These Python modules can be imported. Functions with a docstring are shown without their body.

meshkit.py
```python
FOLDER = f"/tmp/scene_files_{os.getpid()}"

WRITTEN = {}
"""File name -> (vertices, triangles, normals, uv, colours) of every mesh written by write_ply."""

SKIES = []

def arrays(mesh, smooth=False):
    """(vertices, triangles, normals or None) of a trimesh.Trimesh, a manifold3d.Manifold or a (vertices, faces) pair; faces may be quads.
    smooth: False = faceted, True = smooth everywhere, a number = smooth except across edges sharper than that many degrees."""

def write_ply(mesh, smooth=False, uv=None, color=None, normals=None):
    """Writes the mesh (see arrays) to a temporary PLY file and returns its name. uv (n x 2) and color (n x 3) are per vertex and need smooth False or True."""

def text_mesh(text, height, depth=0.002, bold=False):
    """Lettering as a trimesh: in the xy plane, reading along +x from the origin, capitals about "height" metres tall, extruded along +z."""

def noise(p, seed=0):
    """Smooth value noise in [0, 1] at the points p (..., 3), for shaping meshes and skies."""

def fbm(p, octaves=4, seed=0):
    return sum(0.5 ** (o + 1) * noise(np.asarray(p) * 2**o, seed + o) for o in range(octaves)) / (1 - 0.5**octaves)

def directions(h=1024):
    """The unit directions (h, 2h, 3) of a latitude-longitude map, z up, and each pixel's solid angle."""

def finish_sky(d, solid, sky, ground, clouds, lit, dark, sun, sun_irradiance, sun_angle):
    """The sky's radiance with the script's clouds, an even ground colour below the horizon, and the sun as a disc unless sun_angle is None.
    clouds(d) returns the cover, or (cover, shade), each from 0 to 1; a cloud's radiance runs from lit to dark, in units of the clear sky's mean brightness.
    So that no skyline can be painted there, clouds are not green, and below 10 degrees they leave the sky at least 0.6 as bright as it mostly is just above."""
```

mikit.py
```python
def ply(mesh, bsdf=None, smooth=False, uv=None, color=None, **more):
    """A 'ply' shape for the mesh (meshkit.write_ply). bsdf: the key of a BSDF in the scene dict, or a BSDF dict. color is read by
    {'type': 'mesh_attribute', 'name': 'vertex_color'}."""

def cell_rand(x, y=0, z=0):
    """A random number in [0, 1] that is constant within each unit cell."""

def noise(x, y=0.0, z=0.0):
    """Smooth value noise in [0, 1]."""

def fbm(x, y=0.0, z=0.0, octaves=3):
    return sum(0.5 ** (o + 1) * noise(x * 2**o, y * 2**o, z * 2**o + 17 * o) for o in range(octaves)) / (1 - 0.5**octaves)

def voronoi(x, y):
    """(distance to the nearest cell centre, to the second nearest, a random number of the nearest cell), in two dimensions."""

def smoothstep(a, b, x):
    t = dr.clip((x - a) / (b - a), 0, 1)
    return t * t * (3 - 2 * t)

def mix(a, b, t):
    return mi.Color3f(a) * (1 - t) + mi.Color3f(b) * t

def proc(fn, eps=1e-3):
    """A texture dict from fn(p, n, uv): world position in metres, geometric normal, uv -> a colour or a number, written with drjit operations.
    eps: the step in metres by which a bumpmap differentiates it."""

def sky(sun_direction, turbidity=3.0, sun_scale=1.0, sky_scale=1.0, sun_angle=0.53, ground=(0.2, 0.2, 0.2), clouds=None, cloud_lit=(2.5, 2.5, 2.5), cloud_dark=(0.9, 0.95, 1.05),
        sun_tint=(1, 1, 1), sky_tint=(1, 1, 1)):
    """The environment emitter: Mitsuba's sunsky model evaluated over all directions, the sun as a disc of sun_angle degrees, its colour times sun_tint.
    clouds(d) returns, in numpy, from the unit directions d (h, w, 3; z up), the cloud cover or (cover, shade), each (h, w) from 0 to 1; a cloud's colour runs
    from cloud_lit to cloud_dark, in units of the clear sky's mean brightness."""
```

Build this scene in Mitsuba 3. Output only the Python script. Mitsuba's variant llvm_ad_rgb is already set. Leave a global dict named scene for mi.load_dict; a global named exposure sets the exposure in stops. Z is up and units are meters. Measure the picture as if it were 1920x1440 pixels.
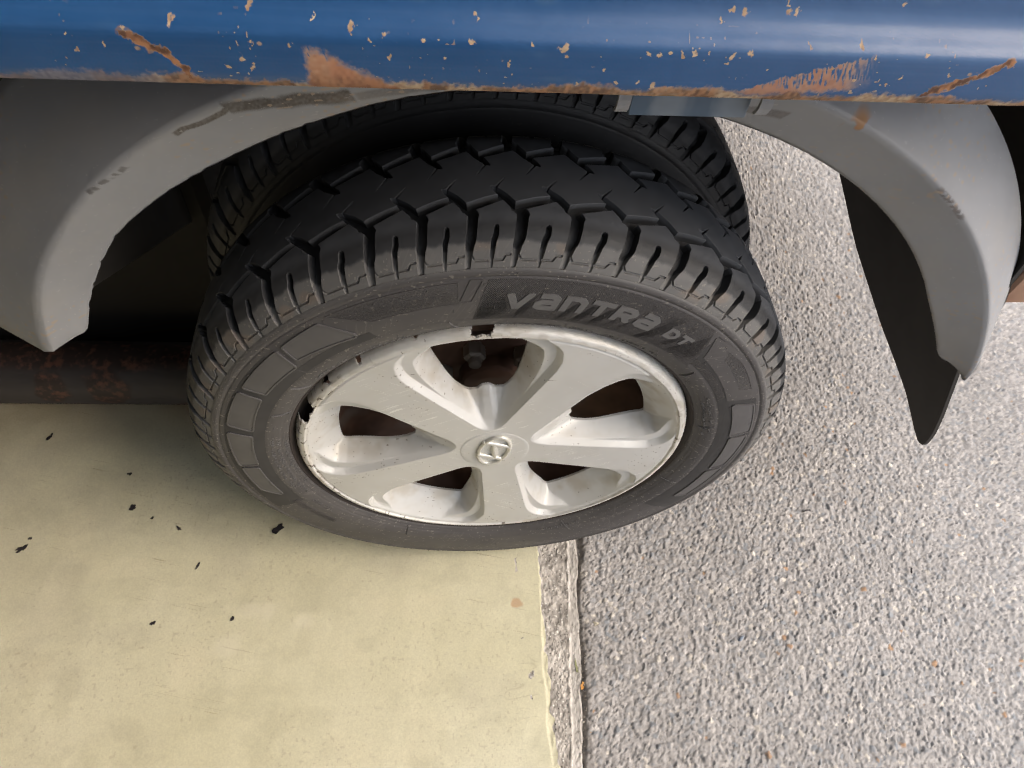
import math, random
import numpy as np
import drjit as dr
import mitsuba as mi
import trimesh
import shapely
from shapely.geometry import Polygon, LineString, Point
from shapely import affinity
from scipy.spatial import cKDTree
from scipy.interpolate import PchipInterpolator
import manifold3d as m3
import mikit, meshkit
from mikit import proc, noise, fbm, voronoi, smoothstep, mix, cell_rand

# ------------------------------------------------------------------ camera, sky, exposure
# world: metres, z up, the origin is the hub of the outer wheel, +x along the truck, +y under the truck
GZ = -0.2965                                    # ground level
CAM = np.array([-0.05213814, -0.34136488, 0.62250226])
YAW, PITCH, ROLL, FOC = 0.1762154, 0.96540756, -0.13083464, 1300.0
scene, labels = {'type': 'scene'}, {}
_f = np.array([math.sin(YAW) * math.cos(PITCH), math.cos(YAW) * math.cos(PITCH), -math.sin(PITCH)])
_r = np.array([math.cos(YAW), -math.sin(YAW), 0.0])
_d = np.cross(_f, _r)
_up = -(-math.sin(ROLL) * _r + math.cos(ROLL) * _d)
T = mi.ScalarTransform4f
scene['camera'] = {'type': 'perspective', 'fov': math.degrees(2 * math.atan(960 / FOC)), 'fov_axis': 'x',
                   'near_clip': 0.01, 'far_clip': 2000.0,
                   'to_world': T().look_at(origin=CAM.tolist(), target=(CAM + _f).tolist(), up=_up.tolist())}
scene['sky'] = mikit.sky([0.80, -0.24, 0.62], turbidity=3, sun_scale=0.30, sun_angle=42, sun_tint=(.95, .98, 1.08), cloud_lit=(2.38, 2.5, 2.72),
                         clouds=lambda d: np.ones(d.shape[:2]), ground=(0.22, 0.21, 0.2))
exposure = 3.3

rng = np.random.default_rng(7)
random.seed(7)


# ------------------------------------------------------------------ helpers
def add(key, mesh, bsdf, smooth=False, **more):
    k, n = key, 0
    while k in scene:
        n += 1
        k = f'{key}_{n:03d}'
    scene[k] = mikit.ply(mesh, bsdf, smooth, **more)
    return k


def label(key, text, cat=None, group=None, kind=None):
    d = {'label': text}
    if cat: d['category'] = cat
    if group: d['group'] = group
    if kind: d['kind'] = kind
    labels[key] = d


def setting(key, text, kind='structure'):
    labels[key] = {'label': text, 'kind': kind}


def box(x0, x1, y0, y1, z0, z1, bev=0.0):
    if bev <= 0:
        b = trimesh.creation.box((x1 - x0, y1 - y0, z1 - z0))
        b.apply_translation(((x0 + x1) / 2, (y0 + y1) / 2, (z0 + z1) / 2))
        return b
    pts = []
    for x in (x0, x1):
        for y in (y0, y1):
            for z in (z0, z1):
                sx, sy, sz = [1 if v == a else -1 for v, a in ((x, x0), (y, y0), (z, z0))]
                pts += [(x + sx * bev, y + sy * bev, z), (x + sx * bev, y, z + sz * bev), (x, y + sy * bev, z + sz * bev)]
    return trimesh.convex.convex_hull(np.array(pts))


def grid_faces(n, m, wrap=False):
    """quads of an n x m vertex grid (index i*m+j); wrap joins the last i to the first"""
    i = np.arange(n if wrap else n - 1)[:, None]
    j = np.arange(m - 1)[None]
    a = (i * m + j).ravel(); b = (((i + 1) % n) * m + j).ravel()
    q = np.stack([a, b, b + 1, a + 1], 1)
    return np.vstack([q[:, [0, 1, 2]], q[:, [0, 2, 3]]])


def lathe(prof, n=128, a0=0.0, a1=360.0, y_c=0.0):
    """profile [(y, r)] about the wheel axis (the y axis)"""
    prof = np.asarray(prof, float)
    full = abs(a1 - a0) >= 360
    a = np.radians(np.linspace(a0, a1, n, endpoint=not full))
    v = np.stack([prof[None, :, 1] * np.cos(a)[:, None], np.broadcast_to(prof[None, :, 0] + y_c, (len(a), len(prof))), prof[None, :, 1] * np.sin(a)[:, None]], -1)
    return trimesh.Trimesh(v.reshape(-1, 3), grid_faces(len(a), len(prof), full), process=False)


def tube(pts, rad, sides=8, caps=True):
    p = np.asarray(pts, float)
    rad = np.broadcast_to(rad, (len(p),))
    t = np.gradient(p, axis=0); t /= np.linalg.norm(t, axis=1, keepdims=True)
    ref = np.array([0, 0, 1.0]) if abs(t[0, 2]) < 0.9 else np.array([1.0, 0, 0])
    a = np.cross(t, ref); a /= np.linalg.norm(a, axis=1, keepdims=True)
    b = np.cross(t, a)
    ang = np.arange(sides) * 2 * np.pi / sides
    v = (p[:, None] + rad[:, None, None] * (np.cos(ang)[None, :, None] * a[:, None] + np.sin(ang)[None, :, None] * b[:, None])).reshape(-1, 3)
    fs = []
    for i in range(len(p) - 1):
        for j in range(sides):
            q = [i * sides + j, i * sides + (j + 1) % sides, (i + 1) * sides + (j + 1) % sides, (i + 1) * sides + j]
            fs += [[q[0], q[2], q[1]], [q[0], q[3], q[2]]]
    if caps:
        for e, base in ((0, 0), (1, (len(p) - 1) * sides)):
            c = len(v); v = np.vstack([v, p[-e:][:1] if e else p[:1]])
            for j in range(sides):
                fs.append([c, base + (j if e else (j + 1) % sides), base + ((j + 1) % sides if e else j)])
    m = trimesh.Trimesh(v, np.array(fs), process=False)
    m.fix_normals()
    return m


def cat(*ms):
    return trimesh.util.concatenate([m for m in ms if m is not None])


def sphere_hull(pts_r, sub=2):
    """hull of spheres"""
    s = trimesh.creation.icosphere(subdivisions=sub, radius=1.0).vertices
    return trimesh.convex.convex_hull(np.vstack([s * r + np.asarray(c) for c, r in pts_r]))


def snoise(p, seed=0, octaves=3):
    return meshkit.fbm(np.asarray(p, float), octaves, seed) - 0.5


# ------------------------------------------------------------------ materials
def bsdf(key, color, rough=0.6, bump=None, bscale=1.0, eps=1e-3, **kw):
    col = proc(color) if callable(color) else {'type': 'rgb', 'value': list(color)}
    rg = proc(rough) if callable(rough) else rough
    d = {'type': 'principled', 'base_color': col, 'roughness': rg, 'specular': kw.pop('specular', 0.5), **kw}
    if bump is not None:
        d = {'type': 'bumpmap', 'arbitrary': proc(bump, eps), 'scale': bscale, 'bsdf': d}
    scene[key] = {'type': 'twosided', 'bsdf': d}


def ell(px, pz, cx, cz, rx, rz):
    return dr.sqrt(dr.square((px - cx) / rx) + dr.square((pz - cz) / rz))


def seg(px, pz, ax, az, bx, bz):
    """distance to a segment, and the position along it"""
    dx, dz = bx - ax, bz - az
    t = dr.clip(((px - ax) * dx + (pz - az) * dz) / (dx * dx + dz * dz), 0, 1)
    return dr.sqrt(dr.square(px - ax - t * dx) + dr.square(pz - az - t * dz)), t


# --- blue bed paint with chips and rust
CHIPS = [(-.1266, .4727, 8), (-.157, .4684, 7), (-.1018, .4706, 4), (-.0876, .4682, 7), (-.0734, .4661, 5), (-.08, .4642, 5), (-.0577, .4648, 7), (-.0379, .4654, 8), (-.0357, .4715, 5),
         (-.1318, .4547, 10), (-.1269, .4619, 5), (-.1288, .4512, 7), (-.1386, .4508, 6), (-.1118, .4609, 6), (-.0722, .458, 5), (-.0496, .4576, 5), (-.0218, .4561, 6), (-.1979, .4642, 4),
         (-.1847, .4593, 4), (-.1761, .4662, 4), (.0977, .4775, 9), (.1017, .4776, 6), (.0968, .4809, 5), (.1485, .4815, 6), (.0783, .4763, 10), (.0728, .4774, 6), (.0688, .4736, 5), (.0003, .4641, 11),
         (.0023, .4607, 7), (-.0129, .4648, 5), (.0373, .4631, 6), (.042, .463, 6), (.0466, .4631, 6), (.0525, .4631, 6), (.0572, .4634, 7), (.0744, .4633, 8), (.0741, .4602, 6), (.082, .4647, 8), (.019, .455, 7),
         (.0263, .4487, 6), (.0357, .4498, 6), (.0436, .4474, 9), (.0096, .4481, 5), (.1323, .4674, 9), (.1082, .4676, 5), (.0934, .4575, 4), (.163, .4653, 4), (.1349, .4536, 6), (.1507, .4513, 5),
         (.1568, .4556, 5), (.1787, .4577, 6), (.1398, .4637, 5), (.122, .459, 5)]


def bed_wear(p):
    """(bare metal/primer 0..1, deep rust 0..1) on the bed side"""
    x = p.x + 0.0022 * (noise(p.x * 420, p.z * 420) - 0.5) + 0.0012 * (noise(p.x * 1300, p.z * 1300, 7.0) - 0.5)
    z = p.z + 0.0022 * (noise(p.x * 430, p.z * 430, 5.0) - 0.5) + 0.0012 * (noise(p.x * 1300, p.z * 1300, 3.0) - 0.5)
    c = mi.Float(0)
    for cx, cz, w in CHIPS:
        c = dr.maximum(c, 1 - smoothstep(0.6, 1.25, ell(x, z, cx, cz, w * 0.00014 + 0.0001, w * 0.00015 + 0.0001)))
    # scattered tiny chips everywhere else along the side
    f1, f2, rr = voronoi(p.x * 95, p.z * 110)
    c = dr.maximum(c, dr.select(rr > 0.965, 1 - smoothstep(0.04, 0.10 + .06 * noise(p.x * 60, 4.0), f1), 0) * 0.8)
    tiny = smoothstep(.90, .93, noise(p.x * 640, p.z * 640, 21.0)) * smoothstep(.52, .70, noise(p.x * 75, p.z * 60, 22.0)) * smoothstep(.475, .462, p.z)
    c = dr.maximum(c, tiny * .8)
    rust = mi.Float(0)
    for pts, w in (([(-.1757, .464), (-.1638, .4578), (-.1569, .4502), (-.1546, .4440)], .0019), ([(.172, .4475), (.1882, .4553), (.2045, .4643)], .0017)):
        for a, b in zip(pts[:-1], pts[1:]):
            d, t = seg(x, z, a[0], a[1], b[0], b[1])
            rust = dr.maximum(rust, 1 - smoothstep(0.45, 1.35, d / (w * (.55 + .9 * noise(p.x * 260, p.z * 260, 14.0)))))
    # the two scraped wedges at the lower edge
    w1 = smoothstep(-.1085, -.1045, x) * (1 - smoothstep(-.002, 0.003, z - (.4590 - .53 * dr.maximum(x + .1015, 0))))
    w1 *= smoothstep(-.0660, -.0700, x)
    w2 = smoothstep(.076, .09, x) * (1 - smoothstep(.128, .146, x)) * (1 - smoothstep(0.0, 0.0014, z - (.4442 + .32 * (x - .0758)))) * smoothstep(.0, .0035, z - (.4428 + .12 * dr.maximum(x - .1, 0))) * (1 - smoothstep(.128, .15, x) * smoothstep(.25, .6, noise(p.x * 300, p.z * 300)))
    tooth = noise(p.x * 1500 + p.z * 500, p.z * 330, 6.0)
    scr = dr.maximum(w1 * smoothstep(.05, .45, tooth + 1.1 * smoothstep(.4590, .4490, z)), w2 * smoothstep(.2, .7, tooth + .9 * smoothstep(.0075, .0, z - .4440 - .12 * dr.maximum(x - .1, 0))) * .9)
    # rusty lower edge
    edge = 1 - smoothstep(0.0012, 0.0048, z - .4405 - 0.003 * smoothstep(0.35, 0.75, noise(p.x * 55)) - .0015 * noise(p.x * 240))
    edge *= 0.35 + 0.65 * smoothstep(-.19, -.15, p.x)
    deep = dr.maximum(rust, dr.maximum(edge * smoothstep(.40, .62, noise(p.x * 75, 2.0)) * 0.8, w1 * smoothstep(.455, .445, z) * 0.5))
    return dr.maximum(dr.maximum(c, scr), dr.maximum(edge, rust)), deep, scr


def bed_color(p, n, uv):
    bare, deep, scr = bed_wear(p)
    v = fbm(p.x * 22, p.z * 60, p.y * 40)
    blue = mix((.012, .058, .165), (.022, .083, .210), v)
    streak = smoothstep(.55, .85, noise(p.x * 12, p.z * 900)) * .03
    blue = mix(blue, (.10, .17, .27), streak)
    blue = mix(blue, (.15, .24, .26), smoothstep(.62, .95, fbm(p.x * 50, p.z * 90, 9.0)) * .2)
    g = noise(p.x * 700, p.z * 700)
    prim = mix((.26, .165, .10), (.44, .335, .23), g)
    prim = mix(prim, (.33, .145, .08), scr * (.5 + .5 * noise(p.x * 200, p.z * 120, 4.0)))
    ru = mix((.085, .040, .024), (.31, .145, .07), smoothstep(.25, .8, .55 * noise(p.x * 620, p.z * 420, 2.0) + .45 * noise(p.x * 170, p.z * 170, 12.0)))
    c = mix(blue, prim, bare)
    return mix(c, ru, deep)


def bed_rough(p, n, uv):
    bare, deep, scr = bed_wear(p)
    return dr.lerp(.33 + .08 * noise(p.x * 30, p.z * 80), .85, bare)


def bed_bump(p, n, uv):
    return fbm(p.x * 60, p.z * 60, p.y * 60) * .00035


bsdf('blue_bed_paint', bed_color, bed_rough, bed_bump, 1.0, 4e-4, specular=.55)
bsdf('faded_blue', lambda p, n, uv: mix((.06, .095, .14), (.15, .18, .215), smoothstep(.35, .7, fbm(p.x * 60, p.z * 30, 0.0, 4))), .45)
bsdf('dark_underbody', lambda p, n, uv: mix((.010, .009, .008), (.017, .014, .012), fbm(p.x * 15, p.y * 15, p.z * 15)), .8)


# --- grey mudguard plastic
def guard_color(p, n, uv):
    r = dr.sqrt(p.x * p.x + p.z * p.z)
    a = dr.atan2(p.z, p.x) * (180 / math.pi)
    c = mix((.188, .191, .201), (.238, .241, .251), fbm(p.x * 14, p.y * 30, p.z * 14))
    st = smoothstep(.5, .8, fbm(p.x * 260 + p.z * 60, p.z * 180, p.y * 260, 4))
    c = mix(c, (.27, .265, .255), st * .10)
    wob = .0025 * (noise(a * 1.3) - .5)
    # the dark scuff along the ridge
    # (angle, radius) line of the dark scuff along the ridge
    fine = noise(p.x * 900, p.z * 160, p.y * 900)
    def line(a0, r0, a1, r1, w):
        t = dr.clip((a - a0) / (a1 - a0), 0, 1)
        return (1 - smoothstep(.45, 1.0, dr.abs(r - (r0 + (r1 - r0) * t) - wob) / w)) * smoothstep(-.02, .04, (a - a0) / (a1 - a0)) * smoothstep(1.02, .96, (a - a0) / (a1 - a0))
    rub = dr.maximum(dr.maximum(line(103.5, .4135, 108.2, .4230, .0078), line(108.0, .4228, 111.8, .4305, .0066)), line(111.6, .4300, 116.3, .4290, .0026))
    rub = dr.maximum(rub, line(95, .4085, 103.4, .4125, .0050) * .55)
    rub = dr.maximum(rub, line(70.5, .4235, 74.5, .4165, .0050) * .6)
    rub *= .7 + .3 * fine
    tk = smoothstep(121, 121.6, a) * smoothstep(126, 125.4, a) * (1 - smoothstep(.0008, .0024, dr.abs(r - .4255 - wob * .4))) * smoothstep(.35, .6, noise(p.x * 330 + p.z * 200, p.z * 200, 1.0)) * .55
    tk = dr.maximum(tk, smoothstep(49, 49.8, a) * smoothstep(55, 54, a) * (1 - smoothstep(.001, .0028, dr.abs(r - .4395))) * smoothstep(.30, .55, noise(p.x * 500, p.z * 500, 3.0)) * .6)
    c = mix(c, mix((.030, .022, .018), (.095, .058, .036), noise(p.x * 260, p.z * 260, 2.0) * smoothstep(112, 100, a)), dr.maximum(rub * .95, tk))
    sc1 = smoothstep(.90, .94, noise(p.x * 260 + p.z * 120, p.z * 900 - p.x * 300, p.y * 300)) + smoothstep(.91, .95, noise(p.x * 900, p.z * 200 + p.x * 120, p.y * 500 + 4))
    c = mix(c, (.34, .335, .325), sc1 * .35)
    dust = smoothstep(.45, .75, fbm(p.x * 16 + 3, p.y * 30, p.z * 16, 4))
    c = mix(c, (.27, .245, .21), dust * .28)
    # rusty and muddy specks
    br = smoothstep(.74, .80, noise(p.x * 310, p.y * 310, p.z * 310)) * smoothstep(.52, .64, noise(p.x * 22, p.z * 22, 3.0))
    c = mix(c, (.30, .22, .15), br * .6)
    stain = smoothstep(.0, .6, 1 - ell(p.x, p.z, .180, .400, .010, .012)) * smoothstep(.4, .6, noise(p.x * 160, p.z * 160))
    c = mix(c, (.28, .15, .07), stain)
    inner = 1 - smoothstep(.0, .0024, p.y * -1 + .0016)
    return mix(c, (.33, .30, .24), inner * (1 - smoothstep(.408, .413, r)) * .4 * smoothstep(.45, .7, noise(p.x * 110, p.z * 110, 5.0)) * smoothstep(100, 112, a))


bsdf('grey_plastic', guard_color, lambda p, n, uv: .42 + .22 * fbm(p.x * 25, p.y * 25, p.z * 25),
     lambda p, n, uv: fbm(p.x * 240, p.y * 240, p.z * 240) * .0004, 1.0, 5e-4, specular=.45)
bsdf('flap_rubber', lambda p, n, uv: mix((.018, .0165, .0155), (.034, .031, .028), fbm(p.y * 18, p.z * 7, p.x * 18)), .75, specular=.3)


# --- tyre rubber: clean and blue-black on the worn tread, dusty brown-grey on the shoulder and sidewall
def tyre_color_at(yc, dusty):
    def f(p, n, uv):
        r = dr.sqrt(p.x * p.x + p.z * p.z)
        a = dr.atan2(p.z, p.x)
        q = r * 60
        dy = dr.abs(p.y - yc)
        wav = .0025 * (noise(a * 14) - .5) + .0012 * (noise(a * 90) - .5)
        dust = smoothstep(.0515, .0542, dy + wav) * dusty
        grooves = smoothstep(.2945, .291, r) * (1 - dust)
        v = fbm(p.x * 35, p.y * 35, p.z * 35)
        clean = mix((.054, .057, .063), (.084, .087, .095), v)
        sp = smoothstep(.70, .80, noise(p.x * 600, p.y * 600, p.z * 600))
        clean = mix(clean, (.07, .07, .072), sp * .35)
        dirty = mix((.092, .089, .087), (.136, .132, .127), fbm(p.x * 24, p.y * 24, p.z * 24, 4))
        wall = mix((.052, .049, .051), (.076, .071, .070), fbm(p.x * 26, p.y * 40, p.z * 26, 4))
        dirty = mix(wall, dirty, smoothstep(.266, .271, r))
        scr = smoothstep(.72, .80, noise(a * 160 + r * 500, r * 90)) * smoothstep(.5, .7, noise(a * 8, r * 60, 3.0))
        dirty = mix(dirty, (.18, .165, .15), scr * .15)
        spk = smoothstep(.80, .86, noise(p.x * 480, p.y * 480, p.z * 480))
        dirty = mix(dirty, (.22, .20, .17), spk * .5)
        mud = smoothstep(.62, .74, noise(p.x * 60, p.y * 60, p.z * 60)) * smoothstep(.268, .275, r)
        dirty = mix(dirty, (.20, .14, .095), mud * .3)
        c = mix(clean, dirty, dust)
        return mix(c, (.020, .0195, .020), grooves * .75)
    return f


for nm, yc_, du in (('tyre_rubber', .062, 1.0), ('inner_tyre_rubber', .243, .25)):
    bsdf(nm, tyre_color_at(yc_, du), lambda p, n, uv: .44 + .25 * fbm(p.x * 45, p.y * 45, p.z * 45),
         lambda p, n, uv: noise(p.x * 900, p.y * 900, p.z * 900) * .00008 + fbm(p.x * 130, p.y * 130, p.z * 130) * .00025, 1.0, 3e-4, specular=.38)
bsdf('ribbed_rubber', lambda p, n, uv: mix((.034, .033, .034), (.052, .050, .050), fbm(p.x * 60, p.y * 60, p.z * 60, 4)), .65, specular=.3)
bsdf('panel_rubber', lambda p, n, uv: mix((.066, .064, .067), (.098, .094, .094), fbm(p.x * 40, p.y * 40, p.z * 40, 4)), .48, specular=.4)
bsdf('letter_rubber', lambda p, n, uv: mix((.092, .090, .092), (.120, .117, .115), fbm(p.x * 60, p.y * 60, p.z * 60)), .55, specular=.35)


# --- hubcap: silver-beige painted plastic, scratched and scuffed
def hub_color(p, n, uv):
    r = dr.sqrt(p.x * p.x + p.z * p.z)
    a = dr.atan2(p.z, p.x)
    c = mix((.50, .496, .478), (.555, .551, .535), fbm(p.x * 18, p.y * 18, p.z * 18))
    scr = mi.Float(0)
    for k, (ang, sc, th) in enumerate(((.5, 9.0, .86), (-.7, 8.0, .88), (1.2, 10.0, .88), (2.6, 7.0, .87))):
        u = p.x * math.cos(ang) + p.z * math.sin(ang)
        w = -p.x * math.sin(ang) + p.z * math.cos(ang)
        scr = dr.maximum(scr, smoothstep(th, th + .05, noise(u * sc * 5, w * 1100, k * 7.3)) * smoothstep(.52, .66, noise(u * 22, w * 22, k * 3.1)))
    face = 1 - smoothstep(.001, .003, p.y)
    c = mix(c, (.72, .72, .69), scr * face * .75)
    dirt = smoothstep(.42, .72, fbm(p.x * 40, p.y * 40, p.z * 40, 4)) * .5
    c = mix(c, (.36, .31, .23), dirt * (.12 + .95 * smoothstep(.003, .016, p.y)) * smoothstep(.03, .09, r))
    dots = smoothstep(.87, .90, noise(p.x * 420, p.y * 420, p.z * 420)) * smoothstep(.5, .6, noise(p.x * 30, p.z * 30, 1.0))
    c = mix(c, (.14, .11, .08), dots * .6)
    # grazed rim: paint rubbed through to chalky plastic and grime in the cracks
    rim = smoothstep(.183, .188, r + .004 * (noise(a * 12) - .5))
    ch = smoothstep(.38, .62, noise(a * 26, r * 330))
    c = mix(c, mix((.47, .43, .36), (.60, .575, .53), ch), rim * (.15 + .55 * smoothstep(.35, .8, noise(a * 3.1, 2.0))))
    crack = smoothstep(.90, .93, noise(a * 60, r * 150, 4.0)) * smoothstep(.184, .187, r) * smoothstep(.45, .6, noise(a * 4, 7.0))
    crack = dr.maximum(crack, smoothstep(.80, .84, noise(a * 55, r * 420, 9.0)) * smoothstep(.183, .186, r) * smoothstep(2.3, 2.5, dr.select(a < 0, a + 6.283, a)) * smoothstep(4.3, 4.0, dr.select(a < 0, a + 6.283, a)))
    c = mix(c, (.09, .07, .05), crack * .8)
    return c


def hub_bump(p, n, uv):
    r = dr.sqrt(p.x * p.x + p.z * p.z)
    a = dr.atan2(p.z, p.x)
    return fbm(p.x * 150, p.y * 150, p.z * 150) * .00012 + smoothstep(.182, .188, r) * noise(a * 70, r * 420) * .00022


bsdf('hubcap_paint', hub_color, lambda p, n, uv: .36 + .22 * fbm(p.x * 35, p.y * 35, p.z * 35), hub_bump, 1.0, 3e-4, specular=.5, metallic=.22)
bsdf('emblem_silver', lambda p, n, uv: mix((.52, .51, .46), (.60, .59, .55), fbm(p.x * 80, p.z * 80)), .26, metallic=.35)


def rust_color(p, n, uv):
    c = mix((.075, .045, .034), (.19, .105, .07), fbm(p.x * 45, p.y * 45, p.z * 45, 4))
    c = mix(c, (.22, .195, .17), smoothstep(.6, .8, fbm(p.x * 20, p.y * 20, p.z * 20)) * .5)
    return mix(c, (.020, .018, .017), smoothstep(.176, .184, dr.sqrt(p.x * p.x + p.z * p.z)) * .9)


bsdf('rusty_wheel_steel', rust_color, .8, lambda p, n, uv: fbm(p.x * 140, p.y * 140, p.z * 140) * .0012, 1.0, 6e-4)
bsdf('nut_steel', lambda p, n, uv: mix((.20, .175, .15), (.32, .29, .26), noise(p.x * 120, p.z * 120)), .5, metallic=.3)


def pipe_color(p, n, uv):
    c = mix((.036, .031, .030), (.068, .060, .060), fbm(p.x * 12, p.y * 30, p.z * 30))
    sc = mi.Float(0)
    x = p.x + .012 * (noise(p.x * 70, p.z * 70) - .5)
    z = p.z + .012 * (noise(p.x * 70, p.z * 70, 8.0) - .5)
    for cx, cz, rx, rz in ((-.600, GZ + .062, .026, .030), (-.525, GZ + .064, .032, .032), (-.415, GZ + .022, .030, .014)):
        sc = dr.maximum(sc, 1 - smoothstep(.75, 1.05, ell(x, z, cx, cz, rx, rz)))
    top = smoothstep(GZ + .084, GZ + .092, p.z + .006 * (noise(p.x * 18) - .5))
    ru = mix((.040, .020, .014), (.20, .075, .04), smoothstep(.45, .8, fbm(p.x * 130, p.y * 130, p.z * 130, 4)))
    low = (1 - smoothstep(.018, .030, p.z - GZ)) * smoothstep(.4, .6, noise(p.x * 26, p.z * 60))
    c = mix(c, ru, dr.maximum(sc * .55, top * .6))
    return mix(c, (.15, .055, .026), low * .7)


bsdf('black_pipe_paint', pipe_color, .6, lambda p, n, uv: fbm(p.x * 130, p.y * 130, p.z * 130) * .0012, 1.0, 8e-4)
bsdf('brown_rust_steel', lambda p, n, uv: mix((.17, .09, .055), (.27, .16, .105), fbm(p.x * 30, p.y * 30, p.z * 30)), .75)


def skew(y):
    """the joint runs a little askew to the truck"""
    return .092 * (np.clip(y, -1, .35) + .262)


def dskew(y):
    return .092 * (dr.clip(y, -1, .35) + .262)


# --- painted floor with the bare concrete margin
def edge_x(p):
    """where the olive paint stops"""
    return .0715 + .018 * (fbm(p.y * 14, 2.0, 0.0, 4) - .5) + .007 * (noise(p.y * 110, p.x * 60) - .5) + smoothstep(-.12, -.2, p.y) * .006


def floor_masks(p):
    paint = 1 - smoothstep(-.0004, .0004, p.x - edge_x(p))
    x = p.x + .004 * (noise(p.x * 260, p.y * 260) - .5)
    y = p.y + .004 * (noise(p.x * 260, p.y * 260, 6.0) - .5)
    chip = mi.Float(0)
    for cx, cy, rx, ry in ((.054, -.157, .0030, .0055), (.050, -.182, .0022, .0032), (.036, .012, .008, .003), (.046, -.112, .0028, .0010), (.044, -.015, .0016, .012)):
        chip = dr.maximum(chip, 1 - smoothstep(.8, 1.0, ell(x, y, cx, cy, rx, ry)))
    return paint * (1 - chip)


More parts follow.
